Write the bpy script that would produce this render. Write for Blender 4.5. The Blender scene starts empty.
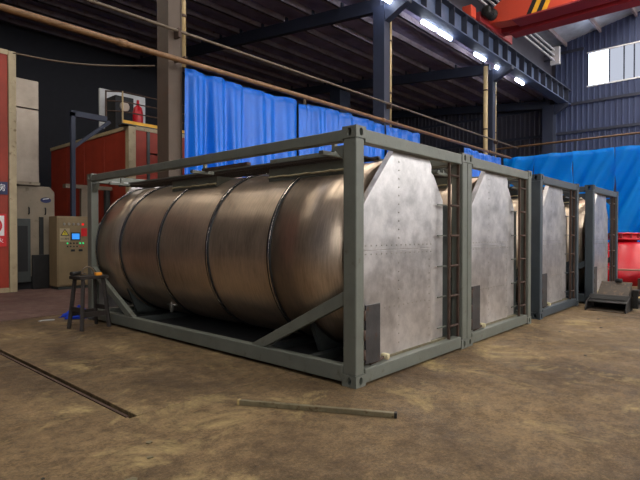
import bpy, bmesh, math, random
from mathutils import Vector, Matrix
random.seed(7)
sc = bpy.context.scene
COL = sc.collection
PI = math.pi

# ---------------------------------------------------------------- camera, world, light, exposure
cam_d = bpy.data.cameras.new('camera'); cam = bpy.data.objects.new('camera', cam_d); COL.objects.link(cam)
CAM = Vector((-3.8687, -2.9889, 1.5194)); YAW, PITCH, F = 0.840633, -0.011517, 499.23
cam.location = CAM
cam.rotation_euler = (PI/2 + PITCH, 0, -YAW)
cam_d.sensor_fit = 'HORIZONTAL'; cam_d.sensor_width = 36.0; cam_d.lens = F/640*36.0
cam_d.clip_start = 0.05; cam_d.clip_end = 300
sc.camera = cam

w = bpy.data.worlds.new('world'); sc.world = w; w.use_nodes = True
wb = w.node_tree.nodes['Background']; wb.inputs[0].default_value = (0.62, 0.72, 0.95, 1); wb.inputs[1].default_value = 0.2

WIN_SIDE, WIN_HIGH, SKYLIGHT, BAY_FILL = 3.0, 11.0, 18.0, 4.0     # daylight strength of the glazed strips, last one for the added bay sheets
TUBE = 45.0                                                        # lamp tubes
sc.view_settings.view_transform = 'Standard'; sc.view_settings.look = 'None'
sc.view_settings.exposure = -0.35; sc.view_settings.gamma = 1.0
try: sc.view_settings.use_curve_mapping = False
except Exception: pass

# ---------------------------------------------------------------- materials
def lin(c): return tuple(((v/255)/12.92 if v/255 <= 0.04045 else ((v/255+0.055)/1.055)**2.4) for v in c)
MATS = {}
def mat(name, c, rough=0.6, metal=0.0, var=0.12, scale=4.0, bump=0.0, bscale=None, stretch=(1,1,1), rust=0.0, rustc=(92,58,34), spec=0.5, trans=0.0):
    m = bpy.data.materials.new(name); m.use_nodes = True; nt = m.node_tree; N, Lk = nt.nodes, nt.links
    b = N['Principled BSDF']; b.inputs['Roughness'].default_value = rough; b.inputs['Metallic'].default_value = metal
    b.inputs['Specular IOR Level'].default_value = spec
    tc = N.new('ShaderNodeTexCoord'); mp = N.new('ShaderNodeMapping'); mp.inputs['Scale'].default_value = stretch
    Lk.new(tc.outputs['Object'], mp.inputs[0])
    nz = N.new('ShaderNodeTexNoise'); nz.inputs['Scale'].default_value = scale; nz.inputs['Detail'].default_value = 6; nz.inputs['Roughness'].default_value = 0.62
    Lk.new(mp.outputs[0], nz.inputs['Vector'])
    base = lin(c)
    cr = N.new('ShaderNodeValToRGB'); cr.color_ramp.elements[0].position = 0.3; cr.color_ramp.elements[1].position = 0.7
    cr.color_ramp.elements[0].color = (*[v*(1-var) for v in base], 1); cr.color_ramp.elements[1].color = (*[min(1, v*(1+var)) for v in base], 1)
    Lk.new(nz.outputs['Fac'], cr.inputs[0]); out = cr.outputs[0]
    if rust > 0:
        n2 = N.new('ShaderNodeTexNoise'); n2.inputs['Scale'].default_value = scale*2.3; n2.inputs['Detail'].default_value = 8; n2.inputs['Roughness'].default_value = 0.7
        Lk.new(mp.outputs[0], n2.inputs['Vector'])
        r2 = N.new('ShaderNodeValToRGB'); r2.color_ramp.elements[0].position = 0.62 - rust*0.3; r2.color_ramp.elements[1].position = 0.74 - rust*0.3
        Lk.new(n2.outputs['Fac'], r2.inputs[0])
        mx = N.new('ShaderNodeMix'); mx.data_type = 'RGBA'; Lk.new(r2.outputs[0], mx.inputs[0]); Lk.new(out, mx.inputs[6]); mx.inputs[7].default_value = (*lin(rustc), 1)
        out = mx.outputs[2]
    Lk.new(out, b.inputs['Base Color'])
    if bump > 0:
        n3 = N.new('ShaderNodeTexNoise'); n3.inputs['Scale'].default_value = bscale or scale*5; n3.inputs['Detail'].default_value = 5
        Lk.new(mp.outputs[0], n3.inputs['Vector'])
        bp = N.new('ShaderNodeBump'); bp.inputs['Strength'].default_value = bump; bp.inputs['Distance'].default_value = 0.02
        Lk.new(n3.outputs['Fac'], bp.inputs['Height']); Lk.new(bp.outputs[0], b.inputs['Normal'])
    if trans > 0:
        tl = N.new('ShaderNodeBsdfTranslucent'); Lk.new(out, tl.inputs[0]); ms = N.new('ShaderNodeMixShader'); ms.inputs[0].default_value = trans
        Lk.new(b.outputs[0], ms.inputs[1]); Lk.new(tl.outputs[0], ms.inputs[2]); Lk.new(ms.outputs[0], N['Material Output'].inputs[0])
    MATS[name] = m; return m
def emit(name, c, s):
    m = bpy.data.materials.new(name); m.use_nodes = True; nt = m.node_tree
    nt.nodes.remove(nt.nodes['Principled BSDF'])
    e = nt.nodes.new('ShaderNodeEmission'); e.inputs[0].default_value = (*lin(c), 1); e.inputs[1].default_value = s
    nt.links.new(e.outputs[0], nt.nodes['Material Output'].inputs[0]); MATS[name] = m; return m

mat('frame_paint', (101,104,95), 0.5, 0.0, 0.14, 3.0, 0.08, 40, rust=0.12, rustc=(84,80,66))
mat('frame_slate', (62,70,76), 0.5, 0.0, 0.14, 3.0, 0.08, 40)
mat('frame_dark', (58,62,60), 0.55, 0.0, 0.2, 3.0)
mat('raw_steel', (70,68,68), 0.5, 0.4, 0.3, 5.0, 0.1, 30, rust=0.15, rustc=(84,56,38))
mat('rust_steel', (74,56,46), 0.7, 0.3, 0.35, 8.0, 0.15, 50)
mat('grating', (62,52,46), 0.6, 0.3, 0.4, 60.0, 0.4, 120)
mat('foam', (196,186,150), 0.9, 0, 0.15, 20, 0.4, 60)
mat('brass', (190,170,120), 0.4, 0.5)
mat('black_rubber', (24,24,25), 0.7)
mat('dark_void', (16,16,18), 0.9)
mat('band_dark', (30,28,28), 0.5, 0.4)
mat('band_bright', (190,180,170), 0.25, 1.0)
mat('red_paint', (176,52,30), 0.55, 0, 0.18, 2.0, 0.05, 30)
mat('red_booth', (146,48,27), 0.6, 0, 0.2, 1.6)
mat('cream_paint', (168,152,120), 0.55, 0, 0.15, 3.0, rust=0.15, rustc=(120,100,70))
mat('stainless', (150,138,124), 0.42, 0.7, 0.2, 2.0, 0.05, 30)
mat('machine_grey', (128,116,98), 0.55, 0.1, 0.15, 2.0, rust=0.12, rustc=(90,78,60))
mat('cabinet_paint', (128,110,80), 0.5, 0, 0.12, 3)
mat('grey_panel', (190,190,190), 0.6, 0, 0.12, 2)
mat('col_brown', (76,62,50), 0.65, 0, 0.2, 1.5, 0.05, 20, rust=0.2, rustc=(80,60,44))
mat('col_blue', (42,48,66), 0.6, 0, 0.15, 1.5)
mat('beam_blue', (78,92,120), 0.55, 0, 0.15, 1.0)
mat('rafter_paint', (46,50,64), 0.6, 0, 0.15, 1.0)
mat('purlin', (150,136,138), 0.6, 0.2, 0.3, 1.5, rust=0.2, rustc=(110,80,64))
mat('roof_sheet', (142,134,160), 0.6, 0.2, 0.4, 1.2, 0.3, 8)
mat('foil', (205,205,210), 0.4, 0.55, 0.25, 1.2, 0.9, 2.5)
mat('siding', (56,66,96), 0.6, 0, 0.12, 0.7)
mat('siding_dark', (58,56,66), 0.7, 0, 0.15, 0.7)
mat('wall_dark', (34,34,40), 0.8)
mat('pipe_orange', (116,84,52), 0.5, 0.1, 0.25, 2.5, rust=0.25, rustc=(106,72,42))
mat('pipe_tan', (98,84,68), 0.55, 0.1, 0.2, 3)
mat('pipe_cream', (172,148,104), 0.5, 0, 0.12, 3)
mat('tarp', (0,104,214), 0.36, 0, 0.1, 1.2, 0.3, 5, trans=0.1)
mat('tarp_cyan', (8,168,255), 0.34, 0, 0.1, 0.8, 0.3, 4, trans=0.5)
mat('crane_orange', (206,74,50), 0.45, 0, 0.06, 1.0)
mat('crane_red', (140,36,42), 0.5, 0, 0.1, 1.0)
mat('yellow_paint', (236,176,40), 0.5)
mat('black_paint', (26,26,28), 0.5)
mat('white_paint', (226,226,226), 0.45)
mat('red_sign', (206,30,34), 0.5)
mat('navy_sign', (30,36,78), 0.5)
mat('sign_yellow', (214,196,50), 0.5)
mat('blue_cloth', (20,60,190), 0.8, 0, 0.2, 8)
mat('bucket_paint', (60,50,40), 0.55, 0.2, 0.3, 6, 0.1, 30, rust=0.3, rustc=(96,76,54))
mat('bucket_dark', (28,27,26), 0.55, 0.2, 0.3, 6)
mat('vessel_red', (186,18,36), 0.35, 0, 0.1, 2)
mat('pale_pink', (170,120,104), 0.6)
mat('stool_wood', (38,31,27), 0.7, 0, 0.3, 6, 0.2, 40)
mat('bar_steel', (120,112,88), 0.45, 0.4, 0.3, 8, rust=0.3, rustc=(90,70,44))
mat('amber', (232,150,40), 0.4)
mat('green_led', (40,220,120), 0.4)
mat('silver_knob', (190,185,175), 0.3, 0.8)
mat('conduit_white', (236,236,236), 0.35, 0.2)
emit('lcd', (70,160,255), 1.2)
emit('led_green', (40,230,130), 1.5)
emit('led_red', (255,40,40), 1.0)
emit('tube_glow', (225,235,255), TUBE)
emit('glass_side', (250,248,246), WIN_SIDE)
emit('glass_high', (250,248,246), WIN_HIGH)
emit('glass_roof', (255,248,238), SKYLIGHT)
emit('glass_bay', (255,244,228), BAY_FILL)
emit('glass_bright', (215,228,255), 6.0)
emit('glass_frosted', (215,222,240), 1.0)

# end cladding and tank metal get their own node trees
def metal_sheet(name, c, rough, rvar, metal, stretch, streak, spots):
    m = bpy.data.materials.new(name); m.use_nodes = True; nt = m.node_tree; N, Lk = nt.nodes, nt.links
    b = N['Principled BSDF']; b.inputs['Metallic'].default_value = metal
    tc = N.new('ShaderNodeTexCoord'); mp = N.new('ShaderNodeMapping'); mp.inputs['Scale'].default_value = stretch; Lk.new(tc.outputs['Object'], mp.inputs[0])
    n1 = N.new('ShaderNodeTexNoise'); n1.inputs['Scale'].default_value = streak; n1.inputs['Detail'].default_value = 7; n1.inputs['Roughness'].default_value = 0.65; Lk.new(mp.outputs[0], n1.inputs['Vector'])
    n2 = N.new('ShaderNodeTexNoise'); n2.inputs['Scale'].default_value = spots; n2.inputs['Detail'].default_value = 5; n2.inputs['Distortion'].default_value = 0.6; Lk.new(tc.outputs['Object'], n2.inputs['Vector'])
    ad = N.new('ShaderNodeMath'); ad.operation = 'MULTIPLY_ADD'; ad.inputs[1].default_value = 0.5
    Lk.new(n1.outputs['Fac'], ad.inputs[0]); h2 = N.new('ShaderNodeMath'); h2.operation = 'MULTIPLY'; h2.inputs[1].default_value = 0.5; Lk.new(n2.outputs['Fac'], h2.inputs[0]); Lk.new(h2.outputs[0], ad.inputs[2])
    cr = N.new('ShaderNodeValToRGB'); base = lin(c)
    cr.color_ramp.elements[0].position = 0.36; cr.color_ramp.elements[1].position = 0.62
    cr.color_ramp.elements[0].color = (*[v*0.66 for v in base], 1); cr.color_ramp.elements[1].color = (*[min(1, v*1.12) for v in base], 1)
    Lk.new(ad.outputs[0], cr.inputs[0]); Lk.new(cr.outputs[0], b.inputs['Base Color'])
    rr = N.new('ShaderNodeMapRange'); rr.inputs['From Min'].default_value = 0.3; rr.inputs['From Max'].default_value = 0.7
    rr.inputs['To Min'].default_value = rough - rvar; rr.inputs['To Max'].default_value = rough + rvar
    Lk.new(ad.outputs[0], rr.inputs['Value']); Lk.new(rr.outputs[0], b.inputs['Roughness'])
    bp = N.new('ShaderNodeBump'); bp.inputs['Strength'].default_value = 0.10; bp.inputs['Distance'].default_value = 0.02; Lk.new(n1.outputs['Fac'], bp.inputs['Height']); Lk.new(bp.outputs[0], b.inputs['Normal'])
    MATS[name] = m; return m
metal_sheet('tank_metal', (202,182,160), 0.36, 0.08, 0.85, (1, 9, 1), 5.0, 1.6)
metal_sheet('cladding', (218,214,212), 0.38, 0.08, 0.88, (1, 1, 1), 7.0, 1.8)

def floor_mat(name, c1, c2, c3, dust):
    m = bpy.data.materials.new(name); m.use_nodes = True; nt = m.node_tree; N, Lk = nt.nodes, nt.links
    b = N['Principled BSDF']; tc = N.new('ShaderNodeTexCoord')
    def noise(s, d, r, dist=0.0):
        n = N.new('ShaderNodeTexNoise'); n.inputs['Scale'].default_value = s; n.inputs['Detail'].default_value = d; n.inputs['Roughness'].default_value = r; n.inputs['Distortion'].default_value = dist
        Lk.new(tc.outputs['Object'], n.inputs['Vector']); return n
    def ramp(n, p0, p1, c0, cc1):
        r = N.new('ShaderNodeValToRGB'); r.color_ramp.elements[0].position = p0; r.color_ramp.elements[1].position = p1
        r.color_ramp.elements[0].color = (*c0, 1); r.color_ramp.elements[1].color = (*cc1, 1); Lk.new(n.outputs['Fac'], r.inputs[0]); return r
    def mix(fac, a, bb, mode='MIX'):
        x = N.new('ShaderNodeMix'); x.data_type = 'RGBA'; x.blend_type = mode
        if isinstance(fac, float): x.inputs[0].default_value = fac
        else: Lk.new(fac, x.inputs[0])
        for k, v in ((6, a), (7, bb)):
            if isinstance(v, tuple): x.inputs[k].default_value = (*v, 1)
            else: Lk.new(v, x.inputs[k])
        return x.outputs[2]
    big = ramp(noise(0.55, 6, 0.6, 0.8), 0.36, 0.64, lin(c1), lin(c2))
    fine = ramp(noise(7.0, 10, 0.8), 0.32, 0.68, (0.38,)*3, (1.5,)*3)
    col = mix(1.0, big.outputs[0], fine.outputs[0], 'MULTIPLY')
    grit = ramp(noise(38.0, 5, 0.85), 0.32, 0.68, (0.5,)*3, (1.4,)*3)
    col = mix(1.0, col, grit.outputs[0], 'MULTIPLY')
    dmask = ramp(noise(1.15, 10, 0.78, 0.6), 0.54, 0.70, (0,0,0), (dust,)*3)
    col = mix(dmask.outputs[0], col, lin(c3))
    stain = ramp(noise(0.8, 7, 0.7, 0.5), 0.60, 0.78, (1,1,1), (0.35,0.33,0.30))
    st2 = N.new('ShaderNodeMapping')
    col = mix(1.0, col, stain.outputs[0], 'MULTIPLY')
    Lk.new(col, b.inputs['Base Color'])
    rg = ramp(noise(1.6, 6, 0.7), 0.35, 0.7, (0.52,)*3, (0.85,)*3); Lk.new(rg.outputs[0], b.inputs['Roughness'])
    b.inputs['Specular IOR Level'].default_value = 0.3
    bp = N.new('ShaderNodeBump'); bp.inputs['Strength'].default_value = 0.6; bp.inputs['Distance'].default_value = 0.015
    Lk.new(noise(22.0, 8, 0.75).outputs['Fac'], bp.inputs['Height']); Lk.new(bp.outputs[0], b.inputs['Normal'])
    MATS[name] = m; return m
floor_mat('concrete', (80,64,45), (120,99,70), (172,152,104), 0.85)
floor_mat('concrete_bay', (88,66,60), (106,82,74), (126,102,88), 0.4)

# ---------------------------------------------------------------- mesh builder
class MB:
    def __init__(s): s.v = []; s.f = []; s.sm = []
    def add(s, vs, fs, smooth=False):
        o = len(s.v); s.v += [tuple(p) for p in vs]; s.f += [tuple(i+o for i in f) for f in fs]; s.sm += [smooth]*len(fs); return s
    def box(s, x0, x1, y0, y1, z0, z1):
        x0, x1 = sorted((x0, x1)); y0, y1 = sorted((y0, y1)); z0, z1 = sorted((z0, z1))
        return s.add([(x0,y0,z0),(x1,y0,z0),(x1,y1,z0),(x0,y1,z0),(x0,y0,z1),(x1,y0,z1),(x1,y1,z1),(x0,y1,z1)],
                     [(3,2,1,0),(4,5,6,7),(0,1,5,4),(1,2,6,5),(2,3,7,6),(3,0,4,7)])
    def bar(s, p, q, wd, ht, up=(0,0,1)):            # rectangular bar from p to q
        p, q = Vector(p), Vector(q); d = (q-p).normalized(); up = Vector(up)
        sd = d.cross(up)
        if sd.length < 1e-4: sd = d.cross(Vector((1,0,0)))
        sd.normalize(); u = sd.cross(d).normalized(); a, b = sd*wd/2, u*ht/2
        vs = [p-a-b, p+a-b, p+a+b, p-a+b, q-a-b, q+a-b, q+a+b, q-a+b]
        return s.add(vs, [(3,2,1,0),(4,5,6,7),(0,1,5,4),(1,2,6,5),(2,3,7,6),(3,0,4,7)])
    def tube(s, pts, r, n=10, r2=None):
        pts = [Vector(p) for p in pts]; rings = []
        ref = None
        for i, p in enumerate(pts):
            d = (pts[min(i+1, len(pts)-1)] - pts[max(i-1, 0)]).normalized()
            if ref is None: ref = d.cross(Vector((0,0,1))) if abs(d.z) < .9 else d.cross(Vector((1,0,0)))
            a = (ref - d*ref.dot(d)).normalized(); b = d.cross(a); ref = a
            rr = r if r2 is None else r + (r2-r)*i/max(1, len(pts)-1)
            rings.append([p + (a*math.cos(t) + b*math.sin(t))*rr for t in [2*PI*k/n for k in range(n)]])
        o = len(s.v); s.v += [tuple(v) for rg in rings for v in rg]
        for i in range(len(pts)-1):
            for k in range(n):
                s.f.append((o+i*n+k, o+i*n+(k+1)%n, o+(i+1)*n+(k+1)%n, o+(i+1)*n+k)); s.sm.append(True)
        s.f.append(tuple(o+k for k in range(n))[::-1]); s.sm.append(False)
        m = o+(len(pts)-1)*n; s.f.append(tuple(m+k for k in range(n))); s.sm.append(False)
        return s
    def prism(s, poly, axis, a, b):                   # poly in the two other axes (in order x,y,z without axis)
        n = len(poly)
        def P(u, v, t): return {'x': (t,u,v), 'y': (u,t,v), 'z': (u,v,t)}[axis]
        vs = [P(u, v, a) for u, v in poly] + [P(u, v, b) for u, v in poly]
        return s.add(vs, [tuple(range(n)), tuple(range(n, 2*n))[::-1]] + [(i, i+n, (i+1)%n+n, (i+1)%n) for i in range(n)])
    def lathe(s, prof, c, axis='z', n=24, caps=True):   # prof: (r, t)
        o = len(s.v); c = Vector(c)
        for r, t in prof:
            for k in range(n):
                a = 2*PI*k/n; u, v = r*math.cos(a), r*math.sin(a)
                s.v.append(tuple(c + Vector({'z': (u,v,t), 'y': (u,t,v), 'x': (t,u,v)}[axis])))
        for i in range(len(prof)-1):
            for k in range(n):
                s.f.append((o+i*n+k, o+i*n+(k+1)%n, o+(i+1)*n+(k+1)%n, o+(i+1)*n+k)); s.sm.append(True)
        if caps:
            s.f.append(tuple(o+k for k in range(n))[::-1]); m = o+(len(prof)-1)*n; s.f.append(tuple(m+k for k in range(n))); s.sm += [False, False]
        return s
    def mesh(s, name):
        me = bpy.data.meshes.new(name); me.from_pydata(s.v, [], s.f); me.polygons.foreach_set('use_smooth', s.sm)
        bm = bmesh.new(); bm.from_mesh(me); bmesh.ops.recalc_face_normals(bm, faces=bm.faces); bm.to_mesh(me); bm.free()
        me.update(); return me
    def build(s, name, m, parent=None, bevel=0.0):
        o = bpy.data.objects.new(name, s.mesh(name)); COL.objects.link(o); o.data.materials.append(MATS[m])
        if parent is not None: o.parent = parent
        if bevel: bv = o.modifiers.new('bevel', 'BEVEL'); bv.width = bevel; bv.segments = 2; bv.limit_method = 'ANGLE'
        return o
def B(*a): return MB().box(*a)
def inst(src, name, parent=None, loc=None, rot=None, scale=None, m=None):
    o = bpy.data.objects.new(name, src.data if hasattr(src, 'data') else src); COL.objects.link(o)
    if parent is not None: o.parent = parent
    if loc is not None: o.location = loc
    if rot is not None: o.rotation_euler = rot
    if scale is not None: o.scale = scale
    if m and not o.data.materials: o.data.materials.append(MATS[m])
    return o
def empty(name, loc=(0,0,0), rz=0.0):
    o = bpy.data.objects.new(name, None); COL.objects.link(o); o.location = loc; o.rotation_euler = (0,0,rz); o.empty_display_size = 0.2; return o
def tag(o, label, cat, group=None):
    o['label'] = label; o['category'] = cat
    if group: o['group'] = group
    return o
def struct(o, label=None):
    o['kind'] = 'structure'
    if label: o['label'] = label
    return o
def children(o): return [c for c in bpy.data.objects if c.parent == o]
def copy_tree(o, parent=None):
    c = o.copy(); COL.objects.link(c); c.parent = parent
    for ch in children(o): copy_tree(ch, c)
    return c
def text_mesh(body, size, name, m, parent, loc, rot, ext=0.001):
    cu = bpy.data.curves.new(name, 'FONT'); cu.body = body; cu.size = size; cu.align_x = 'CENTER'; cu.align_y = 'CENTER'; cu.extrude = ext; cu.resolution_u = 3
    t = bpy.data.objects.new(name, cu); COL.objects.link(t); bpy.context.view_layer.update()
    me = bpy.data.meshes.new_from_object(t.evaluated_get(bpy.context.evaluated_depsgraph_get()))
    bpy.data.objects.remove(t); me.materials.clear(); me.materials.append(MATS[m])
    o = bpy.data.objects.new(name, me); COL.objects.link(o); o.location = loc; o.rotation_euler = rot
    if parent is not None: o.parent = parent
    return o

# ---------------------------------------------------------------- setting: floor
XB, XW = 28.9, -16.0          # back wall, wall behind the camera
YC, YS, YF = 7.0, -11.5, 24.0 # column line, side wall, far wall of the next bay
fl = struct(B(XW, XB, YS, YF, -0.30, -0.055).build('floor', 'dark_void'), 'brown dusty concrete workshop floor')
JX, JY0, JY1 = -1.82, 0.93, 6.95
B(JX+0.035, XB, JY0+0.007, JY1-0.02, -0.055, 0.0).build('slab', 'concrete', fl, 0.006)
MB().prism([(XW, YS), (XB, YS), (XB, JY0-0.007), (JX-0.035, JY0-0.007), (JX-0.035, JY1-0.02), (XW, JY1-0.02)], 'z', -0.055, 0.0).build('slab', 'concrete', fl, 0.006)
B(XW, XB, JY1+0.03, YF, -0.055, 0.0).build('slab', 'concrete_bay', fl, 0.008)
B(JX-0.055, JX-0.03, JY0+0.02, JY1-0.05, -0.055, 0.010).build('edge_angle', 'rust_steel', fl)

# ---------------------------------------------------------------- setting: walls
def sheet_mesh(width, z0, z1, rib=0.3):                # corrugated sheet standing in the YZ plane, facing -X
    b = MB(); n = int(round(width/rib)); ys = []
    for i in range(n):
        y = i*rib; ys += [(y, 0), (y+rib*.62, 0), (y+rib*.72, -0.04), (y+rib*.9, -0.04)]
    ys.append((width, 0)); prev = None
    vs = []; fs = []
    for y, x in ys: vs += [(x, y, z0), (x, y, z1)]
    for i in range(len(ys)-1): fs.append((2*i, 2*i+2, 2*i+3, 2*i+1))
    k = len(vs); vs += [(0.03, 0, z0), (0.03, 0, z1), (0.03, width, z0), (0.03, width, z1)]
    fs += [(k, k+1, k+3, k+2)]
    return b.add(vs, fs).mesh('siding_panel')
wall = struct(B(XB+0.04, XB+0.2, YS, YF, 0, 9.9).build('wall_back', 'siding_dark'), 'corrugated blue grey wall at the far end of the hall')
B(XB+0.04, XB+0.2, YS, 6.9, 12.3, 16.0).build('wall_upper', 'siding_dark', wall)
B(XB+0.04, XB+0.2, 5.05, YF, 9.9, 13.0).build('wall_corner', 'siding_dark', wall)
m_low, m_up, m_cor, m_bay = sheet_mesh(1.2, 0, 10.25), sheet_mesh(1.2, 12.25, 15.5), sheet_mesh(1.2, 10.25, 12.25), sheet_mesh(1.2, 0, 11.6)
for me, c in ((m_low, 'siding'), (m_up, 'siding'), (m_cor, 'siding'), (m_bay, 'siding_dark')): me.materials.append(MATS[c])
y = 6.85
while y > YS:
    y -= 1.2
    if y < YS: break
    inst(m_low, 'siding_panel', wall, (XB, y, 0))
    inst(m_up, 'siding_panel', wall, (XB, y, 0))
    if y > 5.1: inst(m_cor, 'siding_panel', wall, (XB, y, 0))
m_c2 = sheet_mesh(0.6, 10.25, 12.25); m_c2.materials.append(MATS['siding']); inst(m_c2, 'siding_panel', wall, (XB, 5.05, 0))
y = 6.95
while y < YF-1.2:
    inst(m_bay, 'siding_panel', wall, (XB, y, 0)); y += 1.2
for z in (7.6, 9.3): B(XB-0.12, XB-0.04, YS, YF, z, z+0.16).build('girt', 'rafter_paint', wall)
B(XB-0.12, XB-0.04, 5.2, 6.9, 12.5, 12.66).build('girt', 'rafter_paint', wall)

# long strip window high in the back wall
win = struct(empty('window_1', (XB, 5.0, 10.3)), 'long strip window high in the back wall, left pane glaring')
wy = [0, -1.12, -1.86, -2.36, -3.6, -4.8, -6.0, -7.2, -8.4, -9.6, -10.8, -12.0, -13.2, -14.4, -15.6]
for i in range(len(wy)-1):
    B(0.05, 0.07, wy[i+1]+0.02, wy[i]-0.02, 0.04, 1.94).build('pane', 'glass_bright' if i == 0 else 'glass_frosted', win)
for i, yy in enumerate(wy): B(-0.03, 0.06, yy-0.03, yy+0.03, 0.0, 1.98).build('mullion', 'col_blue', win)
for z in (0.0, 1.98): B(-0.05, 0.08, wy[-1], 0.05, z-0.05, z+0.03).build('window_frame', 'white_paint', win)

# side wall of the crane hall with its daylight strips, and the wall with the open gate behind the camera
ws = struct(B(XW, XB, YS-0.2, YS, 0, 3.4).build('wall_side', 'siding'), 'side wall of the crane hall with long window strips')
B(XW, XB, YS-0.2, YS, 5.4, 6.6).build('wall_band', 'siding', ws)
B(XW, XB, YS-0.2, YS, 9.4, 12.6).build('wall_band', 'siding', ws)
for n_, (z0, z1, mm) in enumerate(((3.4, 5.4, 'glass_side'), (6.6, 9.4, 'glass_high'))):
    wn = struct(empty('window_%d' % (n_+2), (XW, YS, z0)), 'long daylight strip window in the side wall')
    k = 0
    while k < 15:
        B(k*3+0.06, k*3+2.94, -0.12, -0.1, 0, z1-z0).build('pane', mm, wn)
        B(k*3-0.06, k*3+0.06, -0.14, 0.02, 0, z1-z0).build('mullion', 'rafter_paint', wn); k += 1
wr = struct(B(XW-0.2, XW, YS, -7.0, 0, 12.6).build('wall_gate', 'siding'), 'gable wall with the open gate')
B(XW-0.2, XW, 1.0, YC, 0, 12.6).build('wall_band', 'siding', wr)
B(XW-0.2, XW, -7.0, 1.0, 5.5, 12.6).build('wall_band', 'siding', wr)
wf = struct(B(XW, XB, YF, YF+0.2, 0, 11.9).build('wall_far', 'wall_dark'), 'dark far wall of the neighbouring bay')
B(XW-0.2, XW, YC, YF, 0, 11.9).build('wall_band', 'siding_dark', wr)

# ---------------------------------------------------------------- roof of the neighbouring bay
SL = 0.105
def rz(y): return 9.15 + SL*(y-YC)
COLX = [-6.4, 2.2, 10.38, 19.35, 28.1]; YCC = 6.93
roof = struct(MB().prism([(YC-0.6, rz(YC-0.6)+0.72), (YF, rz(YF)+0.72), (YF, rz(YF)+0.80), (YC-0.6, rz(YC-0.6)+0.80)], 'x', XW, XB).build('ceiling', 'roof_sheet'), 'low dark metal roof of the neighbouring bay')
for cx in COLX:
    h = 0.46
    MB().prism([(YC-0.1, rz(YC)), (YF, rz(YF)), (YF, rz(YF)+h), (YC-0.1, rz(YC)+h)], 'x', cx-0.11, cx+0.11).build('rafter', 'rafter_paint', roof)
y = YC+0.3
while y < YF:
    z = rz(y)+0.46
    b = MB().box(XW, XB, y-0.04, y+0.04, z, z+0.25); b.box(XW, XB, y-0.04, y+0.10, z, z+0.03)
    b.build('purlin', 'purlin', roof)
    for cx in COLX: B(cx-0.06, cx+0.06, y-0.10, y-0.05, z, z+0.2).build('cleat', 'rafter_paint', roof)
    y += 1.45

for k, y0 in enumerate((8.9, 10.35, 11.8, 13.25)):    # unseen glowing sheets added in this roof for the tank's highlight band
    struct(MB().prism([(y0, rz(y0)+0.70), (y0+1.2, rz(y0+1.2)+0.70), (y0+1.2, rz(y0+1.2)+0.715), (y0, rz(y0)+0.715)], 'x', -5.5, 1.9).build('window_bay_%d' % k, 'glass_bay'), 'translucent sheet in the roof of the neighbouring bay')
# ---------------------------------------------------------------- roof of the crane hall
RS = 0.21
def hz(y): return 12.75 + RS*(YC-y) if y > -2.25 else 12.75 + RS*(YC+2.25) - RS*(-2.25-y)
r2 = struct(MB().prism([(YC+0.1, hz(YC)+0.25), (-2.25, hz(-2.25)+0.25), (-2.25, hz(-2.25)+0.33), (YC+0.1, hz(YC)+0.33)], 'x', XW, XB).build('ceiling_hall', 'foil'), 'silver foil lined roof of the crane hall')
MB().prism([(-2.25, hz(-2.25)+0.25), (YS, hz(YS)+0.25), (YS, hz(YS)+0.33), (-2.25, hz(-2.25)+0.33)], 'x', XW, XB).build('roof_slope', 'foil', r2)
for y in (6.2, 4.35, 2.55, 0.75, -1.05, -3.4, -5.2, -7.0, -8.8, -10.6):
    b = B(XW, XB, y-0.05, y+0.05, hz(y), hz(y)+0.24); b.build('purlin', 'purlin', r2)
for cx in COLX[:-1]:
    MB().prism([(YC, hz(YC)-0.4), (-2.25, hz(-2.25)-0.4), (-2.25, hz(-2.25)), (YC, hz(YC))], 'x', cx-0.1, cx+0.1).build('rafter', 'rafter_paint', r2)
    MB().prism([(-2.25, hz(-2.25)-0.4), (YS, hz(YS)-0.4), (YS, hz(YS)), (-2.25, hz(-2.25))], 'x', cx-0.1, cx+0.1).build('rafter', 'rafter_paint', r2)
for k, cx in enumerate((-2.4, 6.1, 14.6, 21.6, 25.6)):      # translucent roof lights; the last pair is added to brighten the cross tarps
    for (y0, y1) in ((-8.5, -5.4), (-0.8, 2.3)):
        rl = struct(MB().prism([(y0, hz(y0)+0.19), (y1, hz(y1)+0.19), (y1, hz(y1)+0.23), (y0, hz(y0)+0.23)], 'x', cx-1.5, cx+1.5).build('window_roof_%d' % k, 'glass_roof'), 'translucent roof light in the crane hall roof')

# upper wall between the two roofs, over the runway
uw = struct(B(XW, XB, YC+0.05, YC+0.15, rz(YC)+0.8, 13.2).build('wall_clerestory', 'siding_dark'), 'brown corrugated strip wall above the crane runway')
x = XW
clm = MB()
cm = sheet_mesh(1.2, rz(YC)+0.85, 12.9); cm.materials.append(MATS['siding_dark'])
while x < XB-1.2:
    inst(cm, 'siding_panel', uw, (x, YC+0.02, 0), (0,0,-PI/2)).location = (x, YC+0.0, 0); x += 1.2

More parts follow.
